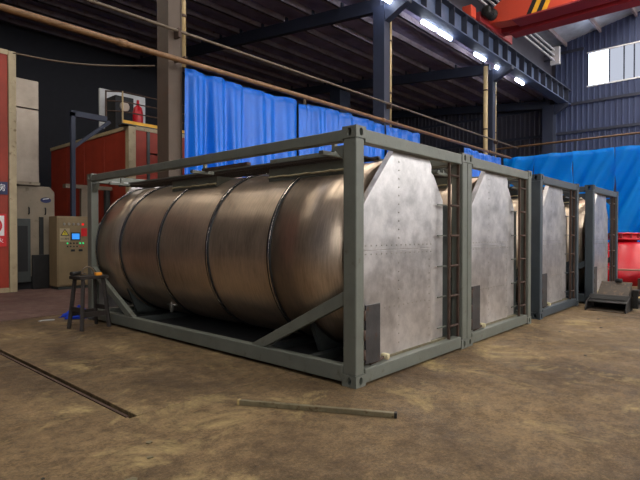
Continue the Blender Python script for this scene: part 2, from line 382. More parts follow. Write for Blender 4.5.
# ---------------------------------------------------------------- columns and crane runway
def column(cx, m, label, wide=0.17, deep=0.23, top=9.3):
    t = empty('steel_column', (cx, YCC, 0))
    for sg in (-1, 1):
        B(sg*wide, sg*(wide-0.02), -deep, deep, 0, top).build('flange', m, t)
        B(-wide+0.02, wide-0.02, sg*(deep-0.015), sg*(deep-0.04), 0, top).build('web', m, t)
    B(-wide-.08, wide+.08, -deep-.08, deep+.08, 0, 0.03).build('base_plate', m, t)
    # bracket carrying the runway beam
    MB().prism([(-deep, 9.33), (-1.1, 9.33), (-1.1, 9.16), (-deep, 8.75)], 'x', -0.14, 0.14).build('bracket', m, t)
    return tag(t, label, 'column', 'columns along the hall line')
column(COLX[0], 'col_brown', 'steel column behind the red spray booth corner, out at the left')
column(COLX[1], 'col_brown', 'brown steel column left of the first blue tarp')
column(COLX[2], 'col_blue', 'dark steel column rising above the nearest tank container corner')
column(COLX[3], 'col_blue', 'dark steel column beside the cream pipe above the second tank container')
column(COLX[4], 'col_blue', 'farthest dark steel column at the end wall corner', 0.3, 0.3)

rb = empty('crane_runway_beam', (XW, 6.15, 9.35))
LX = XB - XW - 0.1
B(0, LX, -0.26, 0.26, 0.0, 0.05).build('bottom_flange', 'beam_blue', rb)
B(0, LX, -0.26, 0.26, 0.82, 0.87).build('top_flange', 'rafter_paint', rb)
B(0, LX, -0.015, 0.015, 0.05, 0.82).build('web', 'beam_blue', rb)
x = 0.6; st = None
while x < LX:
    if st is None: st = MB().box(-0.012, 0.012, -0.25, -0.015, 0.05, 0.82).build('stiffener', 'rafter_paint', rb); st.location = (x, 0, 0)
    else: inst(st, 'stiffener', rb, (x, 0, 0))
    x += 1.04
B(0, LX, -0.05, 0.05, 0.87, 0.98).build('crane_rail', 'conduit_white', rb, 0.01)
tag(rb, 'dark plate girder with upright stiffeners carrying the orange crane', 'beam')
# three conductor bars above the runway
for k, (yy, zz) in enumerate(((6.45, 11.75), (6.45, 12.05), (6.45, 12.35))):
    c = empty('conductor_bar', (14.0, yy, zz))
    B(0, 13.4, -0.035, 0.035, 0, 0.07).build('bar', 'conduit_white', c)
    for xx in (0.3, 6.8, 13.2): B(xx-0.05, xx+0.05, 0.04, 0.50, 0.0, 0.06).build('bracket', 'rafter_paint', c)
    tag(c, ('lowest', 'middle', 'topmost')[k] + ' of three white conductor bars running above the crane runway', 'conductor bar', 'conductor bars')
B(27.5, 27.75, 6.2, 6.7, 11.6, 12.6).build('junction_box', 'white_paint')
tag(bpy.data.objects['junction_box'], 'white junction box where the conductor bars end', 'box')

# ---------------------------------------------------------------- overhead crane
cr = empty('overhead_crane', (17.1, 6.15, 10.33))
B(-1.0, 2.5, -0.2, 0.2, 0.06, 0.46).build('end_carriage', 'crane_red', cr, 0.02)
for xx in (-0.7, 2.2): MB().lathe([(0.2, -0.06), (0.2, 0.06)], (xx, 0, 0.2), 'y', 18).build('wheel', 'bucket_dark', cr)
B(-1.85, -1.4, -0.2, 0.2, 0.0, 0.46).build('buffer_box', 'crane_orange', cr, 0.02)
mo = MB().lathe([(0.10, -0.55), (0.2, -0.5), (0.2, 0.0), (0.24, 0.02), (0.24, 0.12), (0.12, 0.16)], (-0.5, -0.45, 0.42), 'x', 14).build('drive_motor', 'bucket_dark', cr)
for xx in (-0.95, -0.85, -0.75, -0.65): MB().lathe([(0.225, -0.015), (0.225, 0.015)], (xx, -0.45, 0.42), 'x', 14).build('cooling_fin', 'black_rubber', mo)
SP = 17.0
def girder(x0, x1, m, name):
    prof = [(0.1, 0.5), (0.1, 0.25), (-1.2, 0.12), (-SP+1.2, 0.12), (-SP, 0.25), (-SP, 0.5), (-SP+1.4, 1.55), (-1.4, 1.55)]
    return MB().prism(prof, 'x', x0, x1).build(name, m, cr)
g1 = girder(-0.1, 0.65, 'crane_orange', 'box_girder')
B(-0.16, 0.71, -SP+1.2, -1.2, 0.06, 0.12).build('bottom_plate', 'crane_red', g1)
g2 = girder(1.2, 1.7, 'crane_red', 'box_girder')
B(1.1, 1.78, -SP+1.2, -0.6, 0.04, 0.12).build('bottom_plate', 'crane_red', g2)
for k, c in enumerate(('black_paint', 'yellow_paint', 'black_paint', 'yellow_paint')):
    y = -1.75 - k*0.2
    MB().prism([(y, 0.14), (y-0.2, 0.14), (y-0.85, 1.53), (y-0.65, 1.53)], 'x', -0.106, -0.1).build('warning_stripe', c, g1)
tag(cr, 'orange red overhead travelling crane with yellow and black stripes', 'crane')

# ---------------------------------------------------------------- tube lamps under the runway
def lamp(x, label):
    t = empty('tube_lamp', (-3.87+(x+3.87)*1.034, 6.5, 9.33))
    B(-0.5, 0.5, -0.03, 0.03, 0.075, 0.12).build('housing', 'white_paint', t)
    for xx in (-0.3, 0.3): B(xx-0.02, xx+0.02, -0.085, -0.03, 0.08, 0.11).build('bracket', 'white_paint', t)
    MB().tube([(-0.48, 0, 0.0), (0.48, 0, 0.0)], 0.07, 10).build('lamp_tube', 'tube_glow', t)
    tag(t, label, 'lamp', 'tube lamps under the crane runway')
lamp(-3.0, 'glowing tube lamp under the runway, farthest left, above the picture')
lamp(0.4, 'glowing tube lamp under the runway left of the brown column, above the picture')
lamp(3.6, 'glowing tube lamp under the runway right of the brown column, above the picture')
lamp(6.8, 'glowing tube lamp under the runway between the columns, above the picture')
lamp(9.6, 'glowing tube lamp at the top of the second steel column')
lamp(12.3, 'glowing tube lamp, upper one of the touching pair under the runway')
lamp(13.5, 'glowing tube lamp, lower one of the touching pair under the runway')
lamp(16.6, 'glowing tube lamp alone left of the cream pipe')
lamp(18.75, 'small glowing tube lamp in front of the third steel column')
lamp(21.2, 'glowing tube lamp right of the third column, nearest the end wall')

# ---------------------------------------------------------------- pipes along the column line
t = empty('overhead_pipe', (-8, 6.33, 5.22))
MB().tube([(0,0,0), (28.4,0,0)], 0.058, 12).build('pipe', 'pipe_orange', t)
for xx in (8.8, 17.6, 25.9): MB().lathe([(0.075, -0.09), (0.075, 0.09)], (xx, 0, 0), 'x', 12).build('coupling', 'pipe_orange', t)
for cx in COLX[:4]: B(cx+8-0.03, cx+8+0.03, -0.05, 0.37, 0.055, 0.10).build('pipe_hanger', 'rust_steel', t)
tag(t, 'thick orange brown pipe running above the blue tarps', 'pipe')
t = empty('overhead_pipe', (-8, 6.56, 5.93))
MB().tube([(0,0,0), (30.0,0,0)], 0.032, 10).build('pipe', 'pipe_tan', t)
for cx in COLX[:4]: B(cx+8-0.03, cx+8+0.03, -0.04, 0.14, -0.14, 0.06).build('pipe_hanger', 'rust_steel', t)
tag(t, 'thin tan pipe running above the thick orange pipe', 'pipe')
for cx, r, z0, lab in ((COLX[1]+0.26, 0.065, 5.25, 'cream vertical pipe on the brown column by the first blue tarp'), (COLX[3]-0.75, 0.10, 4.0, 'cream vertical pipe left of the third steel column'), (COLX[3]+0.33, 0.06, 3.0, 'slim cream pipe on the right edge of the third steel column'), (COLX[2]+0.30, 0.075, 5.2, 'cream pipe on the right edge of the dark column above the nearest container')):
    t = empty('drain_pipe', (cx, 6.80, 0))
    MB().tube([(0,0,z0 if z0 > 5 else 0), (0,0,9.3)], r, 12).build('pipe', 'pipe_cream', t)
    for z in (6.4, 8.2): MB().lathe([(r+0.015, -0.03), (r+0.015, 0.03)], (0,0,z), 'z', 12).build('clamp', 'rust_steel', t)
    tag(t, lab, 'pipe', 'cream pipes on the columns')
t = empty('gas_pipe', (22.6, 14.0, 6.1))
MB().tube([(0,0,0), (0,-14,0), (0,-14,-0.9)], 0.05, 10).build('pipe', 'pipe_orange', t)
for yy in (-3, -6.5, -10): B(-0.04, 0.04, yy-0.05, yy+0.05, -0.06, -6.1).build('pipe_stand', 'rafter_paint', t)
tag(t, 'orange pipe running across above the big cyan tarp', 'pipe')
# sagging cable
pts = [(0.54+1.42*k/14, 11.70-4.55*k/14, 6.25-1.0*k/14-0.12*math.sin(PI*k/14)) for k in range(15)]
o = MB().tube(pts, 0.02, 6).build('cable', 'pipe_tan'); tag(o, 'thin cable strung from the red booth to the brown column', 'cable')

# ---------------------------------------------------------------- tarpaulins
def tarp(name, a, b, z0, z1, m, seed, amp=0.07, freq=7.0, diag=0.0, scallop=0.07):
    rnd = random.Random(seed); a, b = Vector(a), Vector(b); Ln = (b-a).length; d = (b-a)/Ln; nrm = Vector((d.y, -d.x, 0))
    nu, nv = max(24, int(Ln*26)), 26; ph = [rnd.uniform(0, 6.28) for _ in range(6)]
    mb = MB(); vs = []; fs = []
    for j in range(nv+1):
        v = j/nv
        for i in range(nu+1):
            u = i/nu*Ln
            uu = u + diag*(1-v)*(z1-z0)
            f = freq*(1+0.12*math.sin(u*0.9+ph[0]))
            wv = math.sin(f*uu+ph[1]+0.6*math.sin(2.1*uu+ph[2])) + 0.45*math.sin(2.3*f*uu+ph[3]+1.5*v) + 0.5*math.sin(0.42*f*uu+ph[4])
            am = amp*(0.45+0.55*min(1, (1-v)*2.2))
            top = scallop*(0.5*abs(math.sin(f*0.35*u+ph[5]))+0.35*math.sin(1.3*u+ph[2])) if v > 0 else 0
            p = a + d*u + nrm*(am*wv) + Vector((0,0, z0 + (z1-z0)*v - top*v**6))
            vs.append(p)
    for j in range(nv):
        for i in range(nu):
            k = j*(nu+1)+i; fs.append((k, k+1, k+nu+2, k+nu+1))
    mb.add(vs, fs, True); o = mb.build(name, m)
    s = o.modifiers.new('thick', 'SOLIDIFY'); s.thickness = 0.004
    return o
YT = 6.53
for x0, x1, zt, sd, lab in ((2.36, 5.86, 5.16, 1, 'wide blue tarp hanging just right of the brown column'),
                        (5.90, 6.16, 5.12, 2, 'narrow blue tarp strip beside the gap in the curtain'),
                        (6.30, 9.95, 5.18, 3, 'blue tarp hanging right of the curtain gap behind the nearest container'),
                        (9.98, 12.25, 5.18, 4, 'blue tarp hanging below the dark column above the nearest container end'),
                        (15.95, 19.7, 5.18, 5, 'small looking blue tarp hanging at the cream pipe behind the second container')):
    o = tarp('blue_tarp', (x0, YT, 0), (x1, YT, 0), 0.35, zt, 'tarp', sd, 0.10, 9.5)
    tag(o, lab, 'tarp', 'blue tarps along the columns')
XT = 21.0
for k, (y0, y1, lab) in enumerate(((6.9, 5.43, 'leftmost cyan blue tarp panel of the big cross curtain'), (5.41, 3.69, 'second cyan blue tarp panel from the left of the big cross curtain'),
                               (3.67, 2.0, 'cyan blue tarp panel above the farthest tank container'), (1.98, -0.6, 'deep blue tarp panel right of the farthest tank container'),
                               (-0.62, -3.4, 'deep blue tarp panel at the right picture edge'))):
    o = tarp('cross_tarp', (XT, y0, 0), (XT, y1, 0), 0.05, 5.33, 'tarp_cyan', 20+k, 0.16, 4.2, 0.6, 0.03)
    tag(o, lab, 'tarp', 'tarp panels of the cross curtain')
t = empty('curtain_post', (6.23, 6.62, 0)); MB().tube([(0,0,0), (0,0,5.3)], 0.035, 8).build('post', 'pipe_tan', t); B(-.1,.1,-.1,.1,0,.02).build('foot_plate', 'rust_steel', t)
tag(t, 'thin tan post standing in the gap between the tarps', 'post')
t = empty('curtain_rail', (XT+0.42, 6.95, 5.36)); MB().tube([(0,0,0), (0,-14,0)], 0.025, 8).build('rail', 'rafter_paint', t)
for yy in (-0.1, -4.7, -9.4, -13.9): MB().tube([(0.05,yy,0), (0.05,yy,-5.36)], 0.03, 8).build('rail_post', 'rafter_paint', t)
tag(t, 'dark rail and posts carrying the cross curtain', 'rail')

# ---------------------------------------------------------------- tank containers
W, L, H = 2.438, 6.058, 2.591
# corner casting with oval slots
def casting_mesh():
    cx, cy, cz = 0.162, 0.178, 0.118
    def tmp(mb): 
        o = bpy.data.objects.new('tmp', mb.mesh('tmp')); COL.objects.link(o); return o
    a = tmp(B(0, cx, 0, cy, 0, cz)); cut = MB()
    def oval(n=10, hw=0.026, hh=0.04):
        p = []
        for k in range(n+1): t = PI*k/n; p.append((hw*math.cos(t), (hh-hw)+hw*math.sin(t)))
        for k in range(n+1): t = PI+PI*k/n; p.append((hw*math.cos(t), -(hh-hw)+hw*math.sin(t)))
        return p
    ov = oval()
    cut.prism([(cx/2+u, cz/2+v) for u, v in ov], 'y', -0.02, 0.04); cut.prism([(cx/2+u, cz/2+v) for u, v in ov], 'y', cy-0.04, cy+0.02)
    cut.prism([(cy/2+u, cz/2+v) for u, v in ov], 'x', -0.02, 0.04); cut.prism([(cy/2+u, cz/2+v) for u, v in ov], 'x', cx-0.04, cx+0.02)
    cut.box(0.03, cx-0.03, 0.03, cy-0.03, 0.018, cz-0.018)
    b = tmp(cut); bm_ = a.modifiers.new('b', 'BOOLEAN'); bm_.operation = 'DIFFERENCE'; bm_.solver = 'EXACT'; bm_.object = b; bm_.use_self = True
    bpy.context.view_layer.update()
    me = bpy.data.meshes.new_from_object(a.evaluated_get(bpy.context.evaluated_depsgraph_get())); me.name = 'corner_casting'
    bpy.data.objects.remove(a); bpy.data.objects.remove(b)
    me.materials.clear(); me.materials.append(MATS['frame_paint']); return me
CAST = casting_mesh()

TX, TZ, TR = W/2, 1.27, 1.13
def make_container():
    t = empty('tank_container', (0,0,0))
    for x in (0, W-0.162):
        for y in (0, L-0.178):
            for z in (0, H-0.118): inst(CAST, 'corner_casting', t, (x, y, z))
    pw, pd = 0.132, 0.165
    for x in (0.004, W-pw-0.004):
        for y in (0.004, L-pd-0.004): B(x, x+pw, y, y+pd, 0.118, H-0.118).build('corner_post', 'frame_paint', t, 0.012)
    for x in (0.006, W-0.106):
        B(x, x+0.10, 0.178, L-0.178, H-0.14, H-0.025).build('top_side_rail', 'frame_paint', t, 0.01)
        B(x, x+0.10, 0.178, L-0.178, 0.035, 0.205).build('bottom_side_rail', 'frame_paint', t, 0.01)
    for y in (0.006, L-0.116):
        B(0.162, W-0.162, y, y+0.11, H-0.155, H-0.02).build('top_end_rail', 'frame_paint', t, 0.01)
        B(0.162, W-0.162, y, y+0.13, 0.02, 0.165).build('bottom_end_rail', 'frame_paint', t, 0.01)
    for x in (0.055, W-0.055):                        # lower diagonal braces and top gussets
        for s in (0, 1):
            f = (lambda y: y) if s == 0 else (lambda y: L-y)
            x0, x1 = (x-0.035, x+0.04)
            MB().prism([(f(0.165), 0.95), (f(1.62), 0.20), (f(1.38), 0.20), (f(0.165), 0.81)], 'x', x0, x1).build('diagonal_brace', 'frame_paint', t, 0.006)
            MB().prism([(f(0.165), H-0.18), (f(0.165), H-0.34), (f(0.33), H-0.18)], 'x', x0, x1).build('gusset', 'frame_paint', t)
    for y in (0.75, 1.5, L-1.5, L-0.75): B(0.1, W-0.1, y-0.05, y+0.05, 0.06, 0.18).build('cross_member', 'frame_dark', t)
    for y in (0.9, L-0.9):
        pts = [(TX+1.02*TR*math.cos(a), TZ+1.02*TR*math.sin(a)) for a in [PI+PI*(0.2+0.6*k/16) for k in range(17)]]
        MB().prism(pts + [(TX+0.75, 0.16), (TX-0.75, 0.16)], 'y', y-0.03, y+0.03).build('saddle', 'frame_dark', t)
    B(0.108, W-0.108, 0.15, L-0.15, 0.08, 0.10).build('belly_pan', 'dark_void', t)  # added dark sheet, keeps the space under the tank black
    # shell: one cladding sheet between each two bands
    ys = [0.25, 1.36, 2.58, 3.81, 5.0, L-0.14]
    for i in range(5):
        r = TR - 0.004*(i % 2)
        MB().lathe([(r, ys[i]), (r, ys[i+1])], (TX, 0, TZ), 'y', 96, caps=(i in (0, 4))).build('shell_sheet', 'tank_metal', t)
    for y in (1.36, 2.58, 3.81, 5.0, 5.88):
        b = MB().lathe([(TR-0.01, y-0.032), (TR+0.014, y-0.03), (TR+0.014, y+0.03), (TR-0.01, y+0.032)], (TX, 0, TZ), 'y', 96, caps=False).build('tank_band', 'band_dark', t)
        MB().lathe([(TR+0.013, y-0.009), (TR+0.024, y), (TR+0.013, y+0.009)], (TX, 0, TZ), 'y', 96, caps=False).build('band_wire', 'band_bright', b)
    # end cladding, both ends
    def panel(poly, y0, y1, name, m='cladding'):
        return MB().prism(poly, 'y', y0, y1).build(name, m, t, 0.003)
    rc = [(1.56, 2.455), (1.62, 2.43), (1.66, 2.36)]
    up = [(0.145, 1.352), (0.145, 1.69), (0.83, 2.455)] + rc + [(1.66, 1.352)]
    lo = [(0.145, 0.19), (0.145, 1.347), (1.66, 1.347), (1.66, 0.19)]
    sd = [(1.665, 0.19), (1.665, 2.32), (1.78, 2.26), (2.02, 1.95), (2.02, 0.19)]
    for e in (0, 1):
        g = (lambda y: y) if e == 0 else (lambda y: L-y)
        dp = 0.19 if e == 0 else 0.125
        pu = panel(up, g(0.11), g(dp), 'end_panel'); pl = panel(lo, g(0.113), g(dp), 'end_panel'); panel(sd, g(0.145 if e == 0 else 0.115), g(0.20 if e == 0 else 0.13), 'side_end_panel')
        if e == 0:
            rv = MB()
            def rivet(x, z): rv.lathe([(0.009, 0.0), (0.006, -0.006)], (x, 0.105, z), 'y', 6)
            for z in (1.31, 1.40): 
                for k in range(16): rivet(0.2+k*0.096, z)
            for k in range(10): rivet(0.92, 0.3+k*0.1); 
            for k in range(10): rivet(0.92, 1.48+k*0.095)
            for k in range(12): rivet(1.60, 0.28+k*0.085)
            for k in range(14): rivet(0.26+k*0.095, 0.72)
            ro = rv.build('rivets', 'silver_knob', t); ro['kind'] = 'stuff'
            B(0.145, 2.02, 0.10, 0.135, 0.165, 0.19).build('sill_strip', 'bar_steel', t)
    # ladder in the right hand corner
    for x in (2.02, 2.27): B(x-0.012, x+0.012, 0.04, 0.072, 0.165, 2.44).build('ladder_stile', 'rust_steel', t)
    for k in range(6): MB().tube([(2.02, 0.052, 0.33+k*0.39), (2.27, 0.052, 0.33+k*0.39)], 0.016, 8).build('ladder_rung', 'rust_steel', t)
    for k in range(6): B(1.80, 2.02, 0.09, 0.105, 0.325+k*0.39, 0.34+k*0.39).build('ladder_bracket', 'frame_paint', t)
    B(2.03, 2.30, 0.21, 0.235, 0.17, 1.9).build('corner_closure', 'frame_dark', t)  # dark plate standing in for shade in the open gap behind the ladder
    # dark hinged plate and discharge fitting low on the left
    hp = B(0.19, 0.44, 0.02, 0.04, 0.20, 0.80).build('hinged_plate', 'raw_steel', t, 0.004)
    for z in (0.30, 0.50, 0.70): MB().tube([(0.16, 0.025, z-0.05), (0.16, 0.025, z+0.05)], 0.022, 8).build('hinge', 'rust_steel', hp)
    fit = MB().lathe([(0.02, -0.06), (0.035, -0.05), (0.035, 0.0), (0.028, 0.03)], (0.57, 0.06, 0.215), 'y', 12).build('end_fitting', 'foam', t)
    MB().tube([(0.30, 0.05, 0.185), (0.44, 0.04, 0.20), (0.55, 0.05, 0.21)], 0.016, 8).build('fitting_pipe', 'rust_steel', t)
    # walkway on top
    for xx in (0.46, 0.94):
        B(xx, xx+0.04, 0.40, L-0.25, 2.415, 2.432).build('walkway_edge', 'frame_paint', t)
        B(xx+0.005, xx+0.035, 0.40, L-0.25, 2.385, 2.415).build('walkway_edge', 'grating', t)
    n = 5; y0, y1 = 0.42, L-0.28; dl = (y1-y0)/n
    for k in range(n):
        g = MB(); a, b_ = y0+k*dl+0.01, y0+(k+1)*dl-0.01
        for q in range(6): xx = 0.505+q*0.086; g.box(xx, xx+0.012, a, b_, 2.385, 2.415)
        yy = a
        while yy < b_: g.box(0.50, 0.94, yy, yy+0.018, 2.395, 2.412); yy += 0.05
        go = g.build('walkway_grating', 'grating', t)
    for y in (0.55, 2.95, 5.4):
        B(0.10, 0.46, y-0.03, y+0.03, 2.37, 2.41).build('walkway_bracket', 'frame_paint', t)
        B(0.30, 0.345, y-0.022, y+0.022, 2.41, 2.53).build('walkway_stub', 'frame_paint', t)
        B(0.98, 1.5, y-0.03, y+0.03, 2.40, 2.44).build('walkway_bracket', 'frame_dark', t)
    B(0.74, 0.80, 0.85, 2.05, 2.43, 2.53).build('toe_board', 'frame_paint', t, 0.005)
    B(0.30, 0.36, 2.0, 3.0, 2.41, 2.45).build('walkway_angle', 'rust_steel', t)
    for a, b_ in ((0.62, 1.92), (3.05, 4.25)):
        s = B(0.60, 0.64, a, b_, 2.20, 2.375).build('spill_box_side', 'frame_paint', t, 0.004)
        B(1.60, 1.64, a, b_, 2.20, 2.375).build('spill_box_side', 'frame_paint', t)
        B(0.64, 1.60, a, a+0.04, 2.25, 2.375).build('spill_box_end', 'frame_paint', t); B(0.64, 1.60, b_-0.04, b_, 2.25, 2.375).build('spill_box_end', 'frame_paint', t)
        rnd = random.Random(3); pts = [(0.585+rnd.uniform(-.006,.006), a+(b_-a)*k/18, 2.265+rnd.uniform(-.006,.006)) for k in range(19)]
        MB().tube(pts, 0.012, 6).build('foam_bead', 'foam', s)
        MB().lathe([(0.24, 2.38), (0.25, 2.46), (0.20, 2.50), (0.05, 2.52)], (1.25, (a+b_)/2, 0), 'z', 24).build('manway_lid', 'stainless', t)
    B(0.16, 0.9, L-0.62, L-0.50, 2.40, 2.43).build('cross_plate', 'grey_panel', t)
    dv = MB().tube([(0.48, 4.08, 0.46), (0.48, 4.08, 0.28)], 0.028, 8).build('drain_valve', 'silver_knob', t)
    MB().tube([(0.44, 4.14, 0.40), (0.50, 3.98, 0.40)], 0.014, 8).build('valve_lever', 'silver_knob', dv)
    return t
c1 = make_container()
tag(c1, 'nearest tank container, long tank side with dark bands facing the camera', 'tank container', 'tank containers in a row')
for (x, y, lab) in ((W+0.005, 0.0, 'second tank container, standing tight against the nearest one'),
                    (5.33, 0.0, 'third tank container in the row, a small gap after the second'),
                    (8.12, -0.19, 'farthest tank container, standing behind the dark loader bucket')):
    c = copy_tree(c1); c.location = (x, y, 0); c['label'] = lab
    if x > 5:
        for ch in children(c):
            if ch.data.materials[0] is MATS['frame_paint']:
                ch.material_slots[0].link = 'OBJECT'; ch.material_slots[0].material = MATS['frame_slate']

# ---------------------------------------------------------------- left: booths, machine, control cabinet
t = empty('spray_booth', (-5.0, 11.8, 0))
for k in range(3, 5): B(k*1.09, k*1.09+1.075, 0, 0.06, 0.12, 6.2).build('wall_panel', 'red_booth', t, 0.01)
B(5.44, 5.62, -0.05, 0.2, 0, 6.3).build('corner_post', 'cream_paint', t, 0.01)
B(3.27, 5.44, -0.02, 0.1, 6.2, 6.32).build('top_trim', 'cream_paint', t)
B(3.27, 5.44, -0.02, 0.1, 0, 0.12).build('plinth', 'cream_paint', t)
B(5.56, 5.6, 0.2, 3.0, 0, 6.2).build('side_wall', 'red_booth', t)
tag(t, 'tall red panelled booth with cream corner post at the left edge', 'booth')
s = B(-0.28, 0.41, 11.765, 11.78, 2.55, 2.88).build('room_sign', 'navy_sign'); tag(s, 'dark blue sign with pale Chinese lettering on the red booth', 'sign')
text_mesh('房', 0.2, 'lettering', 'white_paint', s, (0.27, 11.763, 2.715), (PI/2,0,0))
s = B(-0.28, 0.37, 11.765, 11.78, 1.2, 2.05).build('warning_sign', 'red_sign'); tag(s, 'red and white prohibition sign on the red booth', 'sign')
B(-0.23, 0.32, 11.758, 11.765, 1.48, 2.0).build('sign_face', 'white_paint', s)
ring = MB()
for k in range(32):
    a, b_ = 2*PI*k/32, 2*PI*(k+1)/32; o_ = (0.045, 1.74)
    ring.prism([(o_[0]+.23*math.cos(a), o_[1]+.23*math.sin(a)), (o_[0]+.23*math.cos(b_), o_[1]+.23*math.sin(b_)), (o_[0]+.18*math.cos(b_), o_[1]+.18*math.sin(b_)), (o_[0]+.18*math.cos(a), o_[1]+.18*math.sin(a))], 'y', 11.752, 11.758)
ring.build('sign_ring', 'red_sign', s)
MB().bar((-0.1, 11.755, 1.88), (0.19, 11.755, 1.60), 0.045, 0.006, (0,1,0)).build('sign_bar', 'red_sign', s)
text_mesh('禁止烟火', 0.13, 'lettering', 'white_paint', s, (0.045, 11.763, 1.35), (PI/2,0,0))

t = empty('duct_tower', (0.7, 12.1, 2.87))
B(0, 0.58, 0, 0.7, 0.08, 2.08).build('casing', 'stainless', t, 0.015); B(0, 0.58, 0.0, 0.7, 2.10, 2.88).build('casing', 'stainless', t, 0.015)
B(-0.02, 0.6, -0.02, 0.72, 0, 0.08).build('duct_flange', 'machine_grey', t)
tag(t, 'tall grey sheet metal duct tower beside the cream post', 'duct')
t = empty('heating_machine', (0.68, 12.2, 0))
MB().prism([(0, 0.35), (1.04, 0.35), (1.04, 2.72), (0.90, 2.86), (0, 2.86)], 'y', 0, 1.2).build('body', 'machine_grey', t, 0.02)
B(0.02, 0.86, 0.05, 1.15, 0, 0.35).build('base', 'dark_void', t)
B(0.03, 0.40, -0.03, 0, 0.2, 1.95).build('door', 'frame_dark', t, 0.02)
B(0.08, 0.32, -0.04, -0.03, 0.5, 1.75).build('door_recess', 'black_rubber', t)
B(0.42, 0.86, -0.10, 0.0, 0.0, 0.95).build('front_box', 'bucket_dark', t, 0.02)
B(0.62, 0.72, -0.06, 0, 0.95, 2.0).build('hose', 'black_rubber', t)
for x in (0.36, 0.78): MB().tube([(x, -0.01, 2.08), (x, -0.05, 2.1), (x, -0.05, 2.24), (x, -0.01, 2.26)], 0.018, 8).build('handle', 'black_rubber', t)
lg = MB().lathe([(0.14, -0.012), (0.14, 0)], (0, 0, 0), 'y', 24).build('badge', 'navy_sign', t); lg.location = (0.82-0.02, -0.0, 2.48); lg.scale = (1, 1, 0.55)
MB().bar((-0.08, -0.014, 0.04), (0.08, -0.014, 0.09), 0.03, 0.004, (0,1,0)).build('badge_swoosh', 'white_paint', lg)
tag(t, 'beige grey heating machine with an oval blue badge', 'machine')

t = empty('control_cabinet', (1.48, 11.42, 0))
cb = B(0, 0.98, 0, 0.55, 0.08, 2.02).build('body', 'cabinet_paint', t, 0.012)
B(0.05, 0.93, 0.03, 0.5, 0, 0.08).build('plinth', 'frame_dark', t)
dr = B(0.03, 0.95, -0.02, 0, 0.12, 1.98).build('door', 'cabinet_paint', t, 0.008)
for k in range(5):
    MB().lathe([(0.032, -0.03), (0.036, -0.02)], (0.19+k*0.125, 0, 1.80), 'y', 14).build('indicator', 'led_red' if k == 4 else 'silver_knob', dr)
ys_ = B(0.07, 0.33, -0.026, -0.02, 1.32, 1.68).build('warning_plate', 'cream_paint', dr)
MB().prism([(0.08, 1.48), (0.32, 1.48), (0.20, 1.67)], 'y', -0.030, -0.026).build('triangle_border', 'black_paint', ys_)
MB().prism([(0.115, 1.50), (0.285, 1.50), (0.20, 1.635)], 'y', -0.033, -0.030).build('triangle', 'sign_yellow', ys_)
MB().prism([(0.20, 1.605), (0.18, 1.55), (0.197, 1.555), (0.19, 1.51), (0.22, 1.565), (0.203, 1.562), (0.212, 1.605)], 'y', -0.036, -0.033).build('lightning_bolt', 'black_paint', ys_)
text_mesh('当心触电', 0.058, 'lettering', 'black_paint', ys_, (0.20, -0.028, 1.39), (PI/2,0,0))
B(0.36, 0.62, -0.028, -0.02, 1.35, 1.57).build('screen_bezel', 'black_paint', dr); B(0.39, 0.59, -0.031, -0.028, 1.38, 1.54).build('screen', 'lcd', dr)
B(0.64, 0.80, -0.026, -0.02, 1.46, 1.69).build('red_plate', 'red_sign', dr)
for k in range(6): MB().lathe([(0.022, -0.03), (0.024, -0.02)], (0.27+k*0.085, 0, 1.27), 'y', 10).build('push_button', 'led_green' if k in (0, 4, 5) else 'bucket_dark', dr)
for k in range(6): MB().lathe([(0.018, -0.03), (0.02, -0.02)], (0.27+k*0.085, 0, 1.18), 'y', 10).build('push_button', 'red_sign' if k > 3 else 'bucket_dark', dr)
for x in (0.41, 0.62): B(x-0.05, x+0.05, -0.04, -0.02, 1.04, 1.10).build('rotary_switch', 'black_paint', dr)
tag(t, 'beige electrical control cabinet with blue screen behind the stool', 'cabinet')

# red booth in the background with its platform
t = empty('drying_booth', (4.12, 12.5, 0))
for k in range(4): B(0.0, 0.06, 0.2+k*1.6, 0.2+k*1.6+1.58, 0, 4.95).build('side_panel', 'red_booth', t, 0.01)
B(-0.03, 0.22, -0.03, 0.2, 0, 5.05).build('corner_post', 'cream_paint', t, 0.01)
B(-0.03, 0.09, 0.2, 6.6, 4.95, 5.07).build('top_trim', 'cream_paint', t)
B(0.22, 3.6, -0.03, 0.09, 4.95, 5.07).build('top_trim', 'cream_paint', t)
B(0.22, 0.62, 0, 0.06, 0, 4.95).build('front_panel', 'red_booth', t, 0.01)
B(0.62, 0.72, -0.03, 0.08, 0, 4.95).build('door_jamb', 'frame_dark', t)
B(0.72, 1.9, 0.0, 0.06, 0, 4.2).build('door', 'red_booth', t, 0.01); B(0.72, 1.9, 0.0, 0.06, 4.25, 4.95).build('door_header', 'red_booth', t, 0.01)
B(1.9, 3.6, 0.0, 0.06, 0, 4.95).build('front_panel', 'red_booth', t, 0.01)
B(0.60, 0.66, -0.08, -0.03, 4.1, 4.35).build('door_hinge', 'frame_dark', t)
B(0.0, 3.6, 0.0, 6.6, 4.96, 5.0).build('roof_plate', 'frame_dark', t)
tag(t, 'red panelled drying booth with cream corner post behind the tank', 'booth')
t = empty('platform_railing', (4.1, 12.5, 5.072))
B(-0.2, 3.4, -0.05, 0.03, 0.03, 0.13).build('toe_board', 'yellow_paint', t)
B(-0.2, 3.4, -0.05, 0.35, 0.0, 0.03).build('deck', 'frame_dark', t)
for x in (-0.2, 0.35+0.9, 2.2, 3.3): B(x-0.02, x+0.02, -0.03, 0.01, 0.03, 1.05).build('baluster', 'pipe_cream', t)
for y in (0.3,): B(-0.62, -0.58, y-0.02, y+0.02, 0.0, 1.05).build('baluster', 'rust_steel', t)
